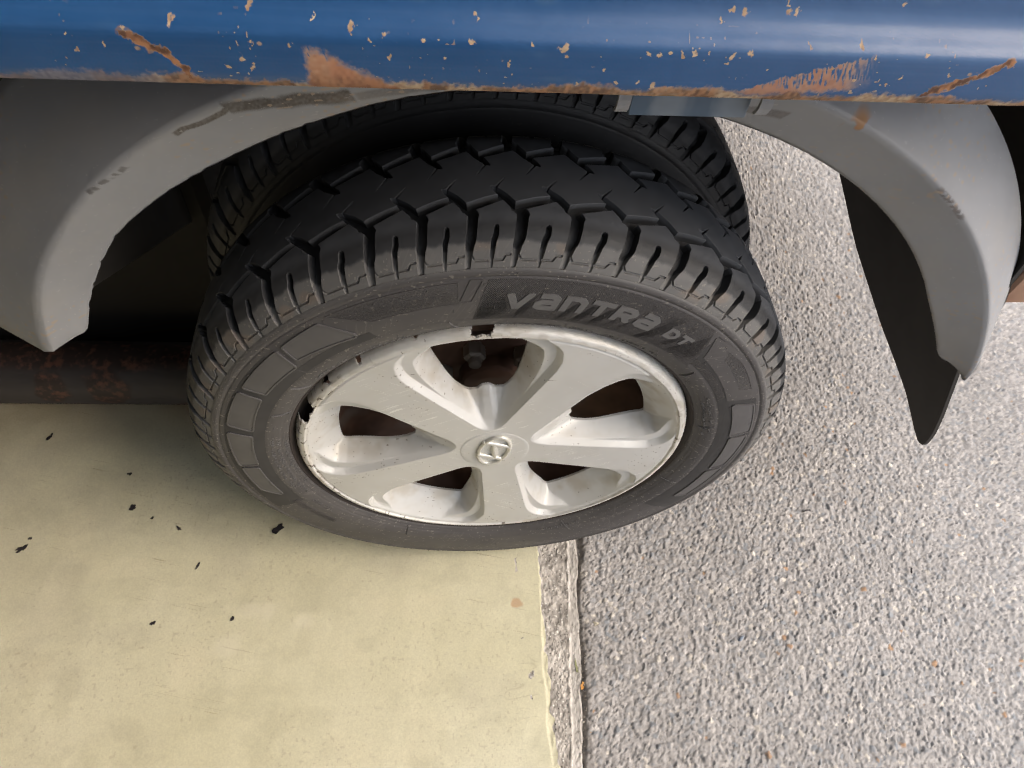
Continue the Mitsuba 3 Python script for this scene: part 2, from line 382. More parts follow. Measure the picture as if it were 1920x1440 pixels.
def floor_color(p, n, uv):
    paint = floor_masks(p)
    v = fbm(p.x * 6, p.y * 8, 0.0, 4)
    w = fbm(p.x * 26, p.y * 36, 3.0, 4)
    c = mix((.515, .483, .330), (.588, .558, .414), v)
    c = mix(c, (.43, .405, .28), smoothstep(.50, .75, w) * .3)
    c = mix(c, (.61, .56, .40), smoothstep(.50, .80, fbm(p.x * 11 + 40, p.y * 17, 0.0, 4)) * .4)
    # long faint wipe marks and scratches along the floor
    wipe = smoothstep(.6, .85, noise(p.x * 7, p.y * 170, 4.0))
    c = mix(c, (.47, .43, .30), wipe * .07)
    th = p.x * .25 + p.y
    scr = smoothstep(.93, .96, noise((p.x - p.y * .25) * 14, th * 900, 2.0)) * smoothstep(.50, .62, noise(p.x * 12, p.y * 12, 8.0))
    c = mix(c, (.30, .25, .15), scr * .5)
    c = mix(c, (.42, .39, .30), smoothstep(.52, .8, fbm(p.x * 9 + 9, p.y * 12, 2.0, 4)) * .35)
    sp = smoothstep(.92, .95, noise(p.x * 210, p.y * 210, 1.0)) * smoothstep(.45, .6, noise(p.x * 14, p.y * 14, 5.0))
    c = mix(c, (.36, .31, .21), sp * .35)
    gr = noise(p.x * 650, p.y * 650) * .5 + noise(p.x * 1500, p.y * 1500, 3.0) * .5
    c = c * (.90 + .20 * gr)
    pit = smoothstep(.84, .88, noise(p.x * 330, p.y * 330, 31.0)) * smoothstep(.45, .75, noise(p.x * 9, p.y * 9, 32.0))
    c = mix(c, (.33, .29, .20), pit * .3)
    hair = 1 - smoothstep(.0, .035, dr.abs(noise(p.x * 34 + 3 * noise(p.y * 40), p.y * 95, 12.0) - .5))
    c = mix(c, (.30, .26, .17), hair * smoothstep(-.03, .04, p.x) * smoothstep(.6, .75, noise(p.x * 40, p.y * 40, 15.0)) * .3)
    # worn pale scuffs
    pale = mi.Float(0)
    for cx, cy, rx, ry in ((-.295, -.062, .034, .013), (-.235, -.078, .014, .013), (-.325, -.105, .022, .018)):
        pale = dr.maximum(pale, 1 - smoothstep(.2, 1.2, ell(p.x, p.y, cx, cy, rx, ry) + .9 * (noise(p.x * 90, p.y * 90) - .5)))
    c = mix(c, (.66, .62, .48), pale * .4)
    st = 1 - smoothstep(.6, 1.1, ell(p.x, p.y, .041, -.067, .0085, .0075) + .5 * (noise(p.x * 160, p.y * 160) - .5))
    c = mix(c, (.42, .24, .13), st * .65)
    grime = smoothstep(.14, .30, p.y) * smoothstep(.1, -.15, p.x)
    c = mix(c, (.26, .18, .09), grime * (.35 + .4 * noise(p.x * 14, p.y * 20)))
    # concrete
    f1, f2, rr = voronoi(p.x * 230, p.y * 230)
    k = mix((.27, .245, .22), (.52, .48, .435), smoothstep(.25, .75, fbm(p.x * 110, p.y * 110, 0.0, 4)))
    k = mix(k, (.62, .60, .56), smoothstep(.3, .12, f1) * dr.select(rr > .72, 1, 0))
    k = mix(k, (.13, .115, .10), smoothstep(.28, .1, f1) * dr.select(rr < .16, 1, 0))
    smoothstrip = smoothstep(.0940, .0950, p.x - dskew(p.y) + .0012 * (noise(p.y * 70) - .5))
    k = mix(k, mix((.36, .335, .305), (.50, .47, .435), smoothstep(.25, .75, fbm(p.x * 90, p.y * 60, 0.0, 4))), smoothstrip)
    k = mix(k, (.17, .15, .125), smoothstep(.1070, .1120, p.x - dskew(p.y) + .005 * (noise(p.y * 90) - .5)) * .9)
    return mix(k, c, paint)


def floor_bump(p, n, uv):
    paint = floor_masks(p)
    rough = fbm(p.x * 330, p.y * 330, 0.0, 3) * .0030
    sm = fbm(p.x * 28, p.y * 28) * .0016 + fbm(p.x * 160, p.y * 160, 5.0) * .00025 + .0007
    return dr.lerp(rough, sm, paint)


bsdf('floor_paint', floor_color, lambda p, n, uv: dr.lerp(.9, .50 + .2 * noise(p.x * 20, p.y * 30), floor_masks(p)), floor_bump, 1.0, 5e-4, specular=.4)

# --- asphalt: stone colours come with the stones, the material adds grain
scene['asphalt_stone'] = {'type': 'twosided', 'bsdf': {'type': 'bumpmap', 'arbitrary': proc(lambda p, n, uv: fbm(p.x * 700, p.y * 700, p.z * 700) * .0004, 4e-4), 'scale': 1.0,
                          'bsdf': {'type': 'principled', 'base_color': {'type': 'mesh_attribute', 'name': 'vertex_color'}, 'roughness': .82, 'specular': .3}}}
bsdf('far_asphalt', lambda p, n, uv: mix((.25, .235, .23), (.36, .34, .33), fbm(p.x * 90, p.y * 90)), .9)
bsdf('leaf_dark', lambda p, n, uv: mix((.012, .011, .013), (.035, .030, .030), noise(p.x * 300, p.y * 300)), .6)
bsdf('leaf_orange', lambda p, n, uv: mix((.45, .19, .04), (.62, .33, .10), noise(p.x * 400, p.y * 400)), .6)
bsdf('leaf_green', (.25, .25, .13), .6)
bsdf('pale_stone', lambda p, n, uv: mix((.50, .44, .33), (.64, .60, .50), noise(p.x * 300, p.y * 300)), .8)
bsdf('crumb_stone', lambda p, n, uv: mix((.20, .17, .14), (.46, .42, .37), noise(p.x * 300, p.y * 300)), .9)
bsdf('slate_stone', lambda p, n, uv: mix((.13, .16, .21), (.24, .27, .32), noise(p.x * 300, p.y * 300)), .7)
bsdf('brick_chip', (.22, .085, .05), .9)
bsdf('shed_sheet', (.13, .125, .115), .8)

# ------------------------------------------------------------------ the setting
# asphalt: a relief of single stones set in bitumen
def graded(a, b, fine_to, fine, coarse):
    out, x = [a], a
    while x < b:
        x += fine if x < fine_to else min(coarse, fine + (x - fine_to) * .006 + .0001)
        out.append(x)
    return np.array(out)


def asphalt():
    xs = graded(.108, 2.0, .62, .0017, .0055)
    ys = np.concatenate([np.arange(-.9, -.362, .005), graded(-.36, 1.75, .22, .0017, .0050)])
    X, Y = np.meshgrid(xs, ys, indexing='ij')
    P = np.stack([X.ravel(), Y.ravel()], 1)
    x0, x1, y0, y1 = .09, 2.05, -.94, 1.8
    lay = []
    for cell in (.0061, .0040):
        gx, gy = np.meshgrid(np.arange(x0, x1, cell), np.arange(y0, y1, cell), indexing='ij')
        c = np.stack([gx.ravel(), gy.ravel()], 1) + rng.uniform(-.46, .46, (gx.size, 2)) * cell
        t = cKDTree(c)
        # stones are angular: a warped metric
        w = P + .0012 * np.stack([snoise(np.c_[P * 160, np.zeros(len(P))], 3), snoise(np.c_[P * 160, np.ones(len(P)) * 9], 4)], 1)
        d, i = t.query(w, k=2)
        e = (d[:, 1] - d[:, 0]) / cell
        lay.append((c, d, i[:, 0], np.clip(e / .24, 0, 1), cell))
    c, d, i, e, cell = lay[0]
    n = len(c)
    top = rng.uniform(-.0009, .0007, n) + .0008 * (rng.random(n) < .08)
    tilt = rng.normal(0, .14, (n, 2))
    q = P - c[i]
    h = top[i] + (q * tilt[i]).sum(1) * .8
    h = h - .0012 * (1 - e) ** 1.2
    c2, d2, i2, e2, cell2 = lay[1]
    h2 = rng.uniform(-.0013, .0003, len(c2))[i2] - .0009 * (1 - e2) ** 1.2
    pick = rng.random(n)[i] < .34                         # where a big stone is missing, small ones fill in
    h = np.where(pick, h2 - .0003, h)
    h += .0011 * snoise(np.c_[P * 14, np.zeros(len(P))], 21) + .0005 * snoise(np.c_[P * 420, np.zeros(len(P))], 5)
    # ragged edge along the concrete
    ed = .1130 + skew(P[:, 1]) + .006 * snoise(np.c_[np.zeros(len(P)), P[:, 1] * 22, np.zeros(len(P))], 31) * 2
    h -= np.clip((ed - P[:, 0]) / .006, 0, 1) ** 1.2 * .008
    # colours: weathered grey-beige stones, a few slate, pale and rusty ones, dark bitumen between
    def stones(m):
        k = rng.random(m)
        v = rng.normal(1, .085, m)[:, None]
        col = np.where((k < .60)[:, None], [.352, .332, .320], np.where((k < .82)[:, None], [.285, .280, .282], np.where((k < .93)[:, None], [.42, .394, .374], np.where((k < .965)[:, None], [.225, .235, .25], [.52, .48, .43]))))
        rare = rng.random(m) < .003
        col = np.where(rare[:, None], [.36, .22, .13], col)
        return np.clip(col * v, .05, .6)
    C = np.where(pick[:, None], stones(len(c2))[i2] * .95, stones(n)[i])
    ee = np.where(pick, e2, e)[:, None]
    bit = np.array([.250, .233, .224])
    C = C * (1 + .30 * snoise(np.c_[P * 3.2, np.zeros(len(P))], 47)[:, None] + .22 * snoise(np.c_[P * 14, np.zeros(len(P))], 48)[:, None])
    C = bit + (C - bit) * np.clip(ee * 1.5 - .05, 0, 1)
    dust = np.clip(.5 + 1.5 * snoise(np.c_[P * 5, np.zeros(len(P))], 41), 0, 1)[:, None]
    C = C * (1 - .16 * dust) + np.array([.37, .355, .345]) * .16 * dust
    dirt = np.clip((.124 + skew(P[:, 1]) + .012 * snoise(np.c_[np.zeros(len(P)), P[:, 1] * 30, np.zeros(len(P))], 33) - P[:, 0]) / .012, 0, 1)[:, None]
    C = C * (1 - .42 * dirt) + np.array([.09, .07, .05]) * .42 * dirt
    v = np.c_[P, GZ + h - .0015]
    f = grid_faces(len(xs), len(ys))
    m = trimesh.Trimesh(v, f, process=False)
    if m.face_normals[:100, 2].mean() < 0: m.faces = m.faces[:, ::-1]
    return m, C


am, ac = asphalt()
add('asphalt', am, 'asphalt_stone', True, color=ac)
setting('asphalt', 'coarse grey asphalt with weathered stones to the right of the wheel')
add('ground', (np.array([[-300, -300, GZ - .05], [300, -300, GZ - .05], [300, 300, GZ - .05], [-300, 300, GZ - .05]]), np.array([[0, 1, 2], [0, 2, 3]])), 'far_asphalt')
setting('ground', 'plain grey ground that reaches to the horizon')
out_b = cat(box(2.0, 60, -60, 60, GZ - .04, GZ - .004), box(.11, 2.0, 1.75, 60, GZ - .04, GZ - .004), box(.13, 2.0, -60, -.897, GZ - .04, GZ - .006))
add('yard', out_b, 'far_asphalt')
setting('yard', 'grey asphalt yard away from the truck')


def floor_mesh():
    # flat painted slab, and a fine relief along its bare edge
    slab = box(-6.0, .0345, -4.0, 4.0, GZ - .045, GZ)
    xs = np.arange(.034, .168, .0013)
    ys = np.concatenate([np.arange(-4.0, -.46, .02), np.arange(-.45, .12, .0018), np.arange(.12, 4.0, .02)])
    X, Y = np.meshgrid(xs, ys, indexing='ij')
    P = np.stack([X.ravel(), Y.ravel()], 1); Z = np.zeros(len(P))
    ex = .0715 + .009 * snoise(np.c_[Z, P[:, 1] * 14, Z], 51, 4) * 2 * .7
    h = -.0009 * np.clip((P[:, 0] - ex) / .002, 0, 1) + .0022 * snoise(np.c_[P * 190, Z], 52) * np.clip((P[:, 0] - ex) / .004, 0, 1)
    mid = .0925 + skew(P[:, 1]) + .0022 * snoise(np.c_[Z, P[:, 1] * 60, Z], 53) * 2
    h += .0009 * np.exp(-((P[:, 0] - mid) / .0016) ** 2) - .0022 * np.clip((P[:, 0] - mid - .0006) / .0015, 0, 1)
    end = .1055 + skew(P[:, 1]) + .004 * snoise(np.c_[Z, P[:, 1] * 45, Z], 54) * 2
    h -= np.clip((P[:, 0] - end) / .005, 0, 1) ** 1.3 * .012
    m = trimesh.Trimesh(np.c_[P, GZ + h + .00005], grid_faces(len(xs), len(ys)), process=False)
    if m.face_normals[:50, 2].mean() < 0: m.faces = m.faces[:, ::-1]
    return slab, m


slab, marg = floor_mesh()
add('painted_floor', slab, 'floor_paint')
setting('painted_floor', 'olive yellow painted concrete floor with scuffs and scratches')
add('concrete_edge', marg, 'floor_paint', True)
def crumbs():
    out, g = [], np.random.default_rng(77)
    for k in range(320):
        y = g.uniform(-.34, .03)
        x = (g.normal(.1095, .0035) + skew(y) if k < 230 else g.normal(.082, .006)) + .006 * (meshkit.noise(np.array([[0, y * 30, 0]]))[0] - .5)
        s_ = g.uniform(.0008, .0026) if k < 230 else g.uniform(.0005, .0013)
        h = trimesh.convex.convex_hull(g.normal(size=(9, 3)) * [1, .8, .6])
        h.apply_scale(s_ / max(h.extents)); h.apply_translation([x, y, GZ - h.bounds[0, 2] - (.0035 if k < 230 else .0006)])
        out.append(h)
    return cat(*out)


add('concrete_edge__crumb', crumbs(), 'crumb_stone')
labels['concrete_edge__crumb'] = {'label': 'loose crumbs of concrete along the joint', 'kind': 'stuff'}
setting('concrete_edge', 'bare crumbling concrete edge between painted floor and asphalt')

# the open-fronted shed whose floor this is (out of frame, it shades the left)
add('shed__roof', box(-3.6, .12, -1.35, 3.2, 2.4, 2.5), 'shed_sheet')
add('shed__wall', box(-3.6, -3.5, -1.35, 3.2, GZ, 2.4), 'shed_sheet')
add('shed__wall_001', box(-3.5, .0, 3.1, 3.2, GZ, 2.4), 'shed_sheet')
add('shed__wall_002', box(-3.5, .42, -1.25, -1.15, GZ, 2.4), 'shed_sheet')
label('shed', 'open grey shed with a flat roof over the painted floor', 'shed')


# ------------------------------------------------------------------ tyres
HALF = np.array([(0, .2965), (.012, .2964), (.024, .2959), (.034, .2948), (.042, .2926), (.048, .2896), (.053, .2855), (.0578, .2800), (.0615, .2745), (.0638, .2700), (.0652, .2660), (.0664, .2600),
                 (.0684, .2480), (.0694, .2340), (.0680, .2200), (.0640, .2090), (.0580, .2020), (.0500, .1965), (.046, .190)])
_sd = np.r_[0, np.cumsum(np.hypot(*np.diff(HALF, axis=0).T))]
_fy, _fr = PchipInterpolator(_sd, HALF[:, 0]), PchipInterpolator(_sd, HALF[:, 1])
_ss = np.linspace(0, _sd[-1], 4000); _ry, _rr = _fy(_ss), _fr(_ss)


def s_of_dy(dy): return float(np.interp(dy, _ry[:2700][np.argsort(_ry[:2700])], _ss[:2700]))
def s_of_r(r): return np.interp(-np.asarray(r), -_rr, _ss)


def prof_at(s, h):
    """(dy, r) at signed arc length s, h metres above the surface"""
    a = np.abs(s); e = 1e-4
    ty, tr = _fy(np.minimum(a + e, _sd[-1])) - _fy(np.maximum(a - e, 0)), _fr(np.minimum(a + e, _sd[-1])) - _fr(np.maximum(a - e, 0))
    ty = np.where(a < 1e-4, 1e-4, ty)
    L = np.hypot(ty, tr)
    return np.where(np.asarray(s) < 0, -WIDE, 1.0) * (_fy(a) + h * (-tr / L)), _fr(a) + h * (ty / L)


YC = .062
WIDE = 1.16                                              # the inner half of the tread is a little wider
S_RIB = float(s_of_r(.2695))
PITCH_MM = 44.0
# the tread pitches have slightly different lengths, as on real tyres
ANG = [138.0, 129.0, 119.9, 111.0, 103.4, 96.5, 89.8, 82.2, 73.7, 64.8, 55.2]
rest = 360 - (138.0 - 55.2); nrest = 31
wgt = 1 + .10 * np.sin(np.arange(nrest) * 2.1) + .05 * np.cos(np.arange(nrest) * .9)
wgt *= rest / wgt.sum()
for w in wgt[:-1]: ANG.append(ANG[-1] - w)
ANG.append(138.0 - 360.0)


def yr(v):
    """a tread position: y in mm, or ('r', radius in mm)"""
    return float(s_of_r(v[1] / 1000)) if isinstance(v, tuple) else s_of_dy(.062 - v / 1000)


GROOVES = [  # (points (u, position across, width mm, depth mm))
    [(-.03, 31.0, 8.4, 8.0), (.35, 36.0, 8.0, 8.0), (.78, 41.3, 5.6, 8.0)],
    [(.52, 51.2, 1.2, 4.0), (.60, 48.5, 4.4, 6.5), (.78, 41.0, 6.4, 8.0), (1.0, 30.0, 7.0, 8.0), (1.13, 25.0, 8.4, 8.0)],
    [(.60, 49.8, 1.8, 4.5), (.80, 60.0, .5, 2.5)],
    [(1.11, 26.0, 8.8, 8.0), (1.08, 18.0, 9.0, 8.0), (1.04, 10.0, 8.8, 7.6), (1.01, ('r', 284.5), 8.0, 6.4), (.95, ('r', 277.0), 6.2, 3.0), (.91, ('r', 270.6), 5.0, 1.0)],
    [(.575, 16.0, 4.2, 7.0), (.56, 12.0, 4.6, 7.0), (.51, ('r', 285.5), 4.8, 6.0), (.45, ('r', 277.0), 4.0, 3.2), (.42, ('r', 270.8), 2.8, .9)],
    [(.02, ('r', 277.8), 1.6, 1.6), (.075, ('r', 274.4), 1.6, 1.6), (.68, ('r', 274.4), 1.6, 1.6), (.75, ('r', 277.6), 1.6, 1.6), (.86, ('r', 277.6), 1.6, 1.6)]]


def tread_tile():
    lo, hi = -S_RIB * 1000, S_RIB * 1000
    slab_ = m3.Manifold.cube((PITCH_MM, hi - lo, 9.0)).translate((0, lo, -9.0))
    cuts = []
    for g in GROOVES:
        for inner in (0, 1):
            pts = []
            for u, v, w, d in g:
                s = yr(v) * 1000
                pts.append(((1.04 - u) * PITCH_MM, -s, w, d) if inner else (u * PITCH_MM, s, w, d))
            for a, b in zip(pts[:-1], pts[1:]):
                hull, ch = [], []
                for (u, s, w, d), k in ((a, 0), (b, 1)):
                    ex = .35 * w
                    for t in np.arange(8) * math.pi / 4:
                        cu, cs = math.cos(t) * .54, math.sin(t) * .54
                        dr_ = min(.9, .25 * w)
                        hull += [(u + cu * w, s + cs * w, .02), (u + cu * (w - dr_), s + cs * (w - dr_), -d)]
                        ch += [(u + cu * (w + .45), s + cs * (w + .45), .02), (u + cu * (w - .1), s + cs * (w - .1), -.35)]
                cuts.append(m3.Manifold.hull_points(np.array(hull)))
                if g[0][2] > 1.15 or True: cuts.append(m3.Manifold.hull_points(np.array(ch)))
    one = m3.Manifold.batch_boolean(cuts, m3.OpType.Add)
    for k in (-1, 0, 1):
        slab_ = slab_ - one.translate((k * PITCH_MM, 0, 0))
    slab_ = slab_.refine_to_length(3.2)
    me = slab_.to_mesh()
    v, f = np.array(me.vert_properties[:, :3], float), np.array(me.tri_verts, int)
    fv = v[f]
    drop = (fv[..., 2] < -8.99).all(1) | (fv[..., 0] < 1e-5).all(1) | (fv[..., 0] > PITCH_MM - 1e-5).all(1) | (fv[..., 1] < lo + 1e-5).all(1) | (fv[..., 1] > hi - 1e-5).all(1)
    f = f[~drop]
    use, inv = np.unique(f, return_inverse=True)
    return v[use], inv.reshape(-1, 3)


TV, TF = tread_tile()


def polar(a, r, y):
    return np.stack([r * np.cos(a), np.broadcast_to(y, np.shape(a)), r * np.sin(a)], -1)


def tread_mesh(yc):
    vs, fs, n = [], [], 0
    dy, r = prof_at(TV[:, 1] / 1000, TV[:, 2] / 1000)
    for a0, a1 in zip(ANG[:-1], ANG[1:]):
        a = np.radians(a0 + (a1 - a0) * TV[:, 0] / PITCH_MM)
        vs.append(polar(a, r, yc - dy)); fs.append(TF + n); n += len(TV)
    m = trimesh.Trimesh(np.vstack(vs), np.vstack(fs), process=False)
    m.merge_vertices(digits_vertex=6)
    top = m.faces[(np.hypot(m.triangles_center[:, 0], m.triangles_center[:, 2]) > .2955)]
    tri = m.vertices[top[:200]]
    nn = np.cross(tri[:, 1] - tri[:, 0], tri[:, 2] - tri[:, 0])
    if (nn * tri.mean(1) * [1, 0, 1]).sum() < 0: m.faces = m.faces[:, ::-1]
    return m


def wall_bump(r):
    """relief rings of the sidewall, in metres, by radius"""
    g = lambda c, w: np.exp(-((r - c) / w) ** 4)
    return .0009 * g(.2665, .0028) - .0005 * g(.2625, .0008) + .0004 / (1 + np.exp((r - .2215) / .0003)) + .0006 * g(.2035, .0012) - .0004 * g(.2085, .0007)


def sidewall_mesh(yc, sign):
    s = np.linspace(S_RIB, _sd[-1], 120)
    h = wall_bump(_fr(s))
    dy, r = prof_at(s, h)
    m = lathe(np.stack([yc - sign * dy * (1 if sign > 0 else WIDE), r], 1), 420)
    c = m.triangles_center - [0, yc, 0]
    if (m.face_normals * c)[:, 1].sum() < 0: m.faces = m.faces[:, ::-1]
    return m


def on_wall(polys, h=.00045, yc=YC, maxlen=.004):
    """shapely polygons in (arc metres at r = 0.24, clockwise from the +x axis reversed; radius) raised on the outer sidewall"""
    out = []
    for g in polys:
        for q in getattr(g, 'geoms', [g]):
            if q.is_empty or q.area < 1e-8: continue
            m = trimesh.creation.extrude_polygon(q, 1.0, engine='earcut')
            if maxlen:
                v, f = trimesh.remesh.subdivide_to_size(m.vertices, m.faces, maxlen if False else max(maxlen, 1.01), max_iter=1) if False else (m.vertices, m.faces)
                m = trimesh.Trimesh(v, f, process=False)
            v = np.array(m.vertices)
            a, r = -v[:, 0] / .24, v[:, 1]
            dy, rr = prof_at(s_of_r(r), np.where(v[:, 2] > .5, h, -.0006) + wall_bump(r))
            out.append(trimesh.Trimesh(polar(a, rr, yc - dy), m.faces, process=False))
    return cat(*out) if out else None


def A(deg): return -math.radians(deg) * .24              # angle -> arc coordinate


def dense(poly, d=.003): return shapely.segmentize(poly, d)


def block(pts, rad=.002):
    p = dense(Polygon([(A(a), r) for a, r in pts]).buffer(-rad).buffer(rad))
    return p


# raised panels at the left and right of the sidewall, each with a thin lip round it
PANELS = [[(133.5, .2545), (124.3, .2565), (119.5, .2312), (134.3, .238)],
          [(149, .2535), (135.2, .2545), (136.2, .233), (148.5, .2345)],
          [(163.6, .2545), (151, .2545), (151, .235), (164.4, .2325)],
          [(181, .2515), (166.8, .2545), (167, .233), (180.4, .2335)],
          [(193.5, .2495), (182.2, .2505), (182, .2345), (197.5, .2322)],
          [(23, .2365), (20.5, .2565), (8.8, .2575), (8.2, .2375)],
          [(7, .2385), (7, .2565), (-7, .2535), (-9, .239)],
          [(-10.5, .2385), (-8.5, .2545), (-24, .2525), (-26, .2385)]]


def fine_extrude(polys, h):
    """as on_wall, with the top skin cut into narrow cells so that it follows the curve"""
    return on_wall(polys, h)


def cells(poly, step=.0035):
    """cut a polygon into strips across the arc"""
    x0, y0, x1, y1 = poly.bounds
    bx = [shapely.box(x, y, min(x + step, x1), min(y + .005, y1)) for x in np.arange(x0, x1, step) for y in np.arange(y0, y1, .005)]
    shapely.prepare(poly)
    return [g for b in bx if poly.intersects(b) for q in [poly.intersection(b)] for g in getattr(q, 'geoms', [q]) if g.geom_type == 'Polygon' and g.area > 1e-9]


def raised(poly, h, step=.0035):
    return [g for q in getattr(poly, 'geoms', [poly]) for g in cells(q, step)]


extra = []
panel_parts = []
for pts in PANELS:
    b = block(pts)
    panel_parts.append(cat(on_wall(raised(b, .0006), .0006), on_wall(raised(b.buffer(.0009).difference(b.buffer(-.0005)), 0), .0013)))
# the hatched field behind the lettering and the small ones left of it: fine slanted ridges
def hatch(field, pitch, width, slant):
    x0, y0, x1, y1 = field.bounds
    out = []
    for x in np.arange(x0 - .03, x1 + .03, pitch):
        l = LineString([(x, y0), (x + slant * (y1 - y0), y1)]).buffer(width / 2, cap_style='flat').intersection(field)
        for q in getattr(l, 'geoms', [l]):
            if q.geom_type == 'Polygon' and q.area > 2e-7: out.append(dense(q, .006))
    return out


band = dense(Polygon([(A(a), .2605) for a in np.arange(94, 49.5, -1)] + [(A(a), .2195) for a in np.arange(44.5, 98, 1)]))
STROKES = {'v': [[(.05, 1), (.45, .05), (.95, 1)]], 'n': [[(.12, 0), (.12, .88), (.66, .88), (.86, .68), (.86, 0)]],
           'a': [[(.12, .88), (.68, .88), (.86, .72), (.86, .12), (.28, .12), (.12, .22), (.12, .40), (.28, .50), (.86, .50)]],
           'T': [[(-.02, .88), (1.02, .88)], [(.5, .9), (.5, 0)]], 'R': [[(.12, 0), (.12, .88), (.7, .88), (.87, .72), (.87, .60), (.7, .44), (.12, .44)], [(.5, .46), (.86, 0)]],
           'D': [[(.12, 0), (.12, .88), (.62, .88), (.87, .66), (.87, .34), (.62, .12), (.12, .12)]]}


def glyph(c, x, r0, w, h, slant=.22, th=.30):
    g = shapely.union_all([LineString(s).buffer(th / 2, cap_style='flat', join_style='mitre', mitre_limit=2) for s in STROKES[c]])
    g = g.intersection(shapely.box(-.2, 0, 1.2, 1)) if c in 'vnTR' else g
    g = affinity.affine_transform(g, [w, slant * h, 0, h, x, r0])
    return g


letters, x = [], A(91.5)
for c in 'vanTRa':
    letters.append(glyph(c, x, .2325, .0178, .0155)); x += .0212
xd = A(58.6)
for c in 'DT':
    letters.append(glyph(c, xd, .2335, .0125, .0105)); xd += .0150
lets = shapely.union_all(letters)
extra.append(on_wall(hatch(band.difference(lets.buffer(.0006)), .00125, .0006, .62), .00045))
left_hatch = dense(Polygon([(A(a), .2585) for a in np.arange(122, 98, -1)] + [(A(a), .2405) for a in np.arange(99.5, 116, 1)]))
extra.append(on_wall(hatch(left_hatch, .0016, .0006, -1.5), .00035))
extra.append(on_wall(raised(left_hatch.buffer(.0009).difference(left_hatch), 0), .0006))
slash = dense(Polygon([(A(99.0), .2415), (A(97.2), .2415), (A(95.0), .2600), (A(96.8), .2600)]))
extra.append(on_wall(raised(slash.buffer(.0010).difference(slash), 0), .0006))
low_left = dense(Polygon([(A(a), .2325) for a in np.arange(202, 220, 1)][::-1] + [(A(a), .2265) for a in np.arange(202, 220, 1)]))
extra.append(on_wall(hatch(low_left, .0016, .0009, .1), .0007))
# angular frame beside the lettering (right)
fr = Polygon([(A(48.0), .2560), (A(38), .2630), (A(23), .2600), (A(25.5), .2335), (A(45), .2370)])
hole_ = Polygon([(A(43.0), .2545), (A(37), .2578), (A(27), .2560), (A(28.5), .2450), (A(41), .2475)])
extra.append(on_wall(raised(dense(fr.buffer(.001)).difference(dense(hole_)), 0), .0006))
extra.append(on_wall(hatch(dense(hole_), .0013, .0006, .5), .0004))
extra.append(on_wall(hatch(dense(Polygon([(A(a), .2315) for a in np.arange(46, 26, -1)] + [(A(a), .2245) for a in np.arange(26, 46, 1)])), .0013, .0006, .3), .0004))
# thin radial parting lines and worn, unreadable size marks near the bead
marks = []
for a in (101, 143, 156, 40, 12, -63, -118, -20): marks.append(dense(LineString([(A(a), .2055), (A(a + 1.2), .2205)]).buffer(.00035, cap_style='flat')))
for a0, a1, rr_ in ((168, 196, .2165), (170, 200, .2110), (172, 196, .2050), (70, 93, .2085), (112, 140, .2085), (52, 68, .2085), (10, 28, .2160), (8, 26, .2105), (-72, -58, .2115), (205, 214, .2150)):
    a = a0
    while a < a1:
        if rng.random() < .8:
            for k in range(2):
                p0 = np.array([A(a) + rng.uniform(-.0008, .0008), rr_ + rng.uniform(-.0013, .0013)])
                dlt = np.array([(.0016, 0), (0, .0022), (.0012, .0018)][rng.integers(3)]) * rng.uniform(.6, 1)
                marks.append(LineString([p0 - dlt / 2, p0 + dlt / 2]).buffer(.00028, cap_style='flat'))
        a += rng.uniform(.6, 1.0)



def vent_hairs(yc):
    """short moulding hairs left on the sidewall"""
    out = []
    for rr_, n, off in ((.2655, 44, 1.0), (.2565, 36, 4.0), (.2340, 36, 2.0), (.2150, 30, 6.0), (.2060, 30, 0.0)):
        for k in range(n):
            a = math.radians(off + 360 * k / n + rng.uniform(-1.5, 1.5))
            dy, r = prof_at(np.array([float(s_of_r(rr_ + rng.uniform(-.0006, .0006)))]), np.array([.0002]))
            b = polar(np.array([a]), r, yc - dy)[0]
            tip = b + np.array([rng.normal(0, .0005), -rng.uniform(.0008, .0026), rng.normal(0, .0005)])
            out.append(tube([b, (b + tip) / 2 + rng.normal(0, .0002, 3), tip], [.00042, .00034, .0002], 5))
    return cat(*out)


def treat(m, flat_z=GZ):
    """the tyre stands on the ground: the lowest millimetres are pressed flat"""
    v = np.array(m.vertices)
    v[:, 2] = np.maximum(v[:, 2], flat_z + .0006 + .0004 * (v[:, 2] - flat_z))
    m.vertices = v
    return m


tread_o = tread_mesh(YC)
outer = treat(cat(tread_o, sidewall_mesh(YC, 1), sidewall_mesh(YC, -1), *extra, vent_hairs(YC)))
add('truck__wheel__tyre', outer, 'tyre_rubber', 28)
label('truck__wheel__tyre', 'dusty black tyre with deep zigzag tread')
# finely ribbed, dull bands between the raised panels
ribs = [Polygon([(A(a_), r1) for a_ in np.arange(a0, a1, -1.5)] + [(A(a_), r0) for a_ in np.arange(a1, a0, 1.5)]) for a0, a1, r0, r1 in ((204, 137, .2222, .2575), (48, -34, .2235, .2590), (137, 117, .2222, .2310))]
allp = shapely.union_all([block(q).buffer(.0006) for q in PANELS] + [fr.buffer(.0012)])
ribs = [dense(g.difference(allp)) for g in ribs] + [band.difference(lets.buffer(.0003)), left_hatch, hole_]
add('truck__wheel__sidewall_marks', on_wall(marks, .0009), 'letter_rubber')
for pm in panel_parts: add('truck__wheel__sidewall_panel', pm, 'panel_rubber')
labels['truck__wheel__sidewall_marks'] = {'label': 'worn small raised marks near the bead', 'kind': 'stuff'}
add('truck__wheel__ribbed_band', on_wall([q for g in ribs for q in raised(g, 0)], .00018), 'ribbed_rubber')
add('truck__wheel__lettering', on_wall(raised(lets, 0), .0010), 'letter_rubber')
YI = .243
ti = tread_o.copy(); ti.vertices[:, 1] += YI - YC
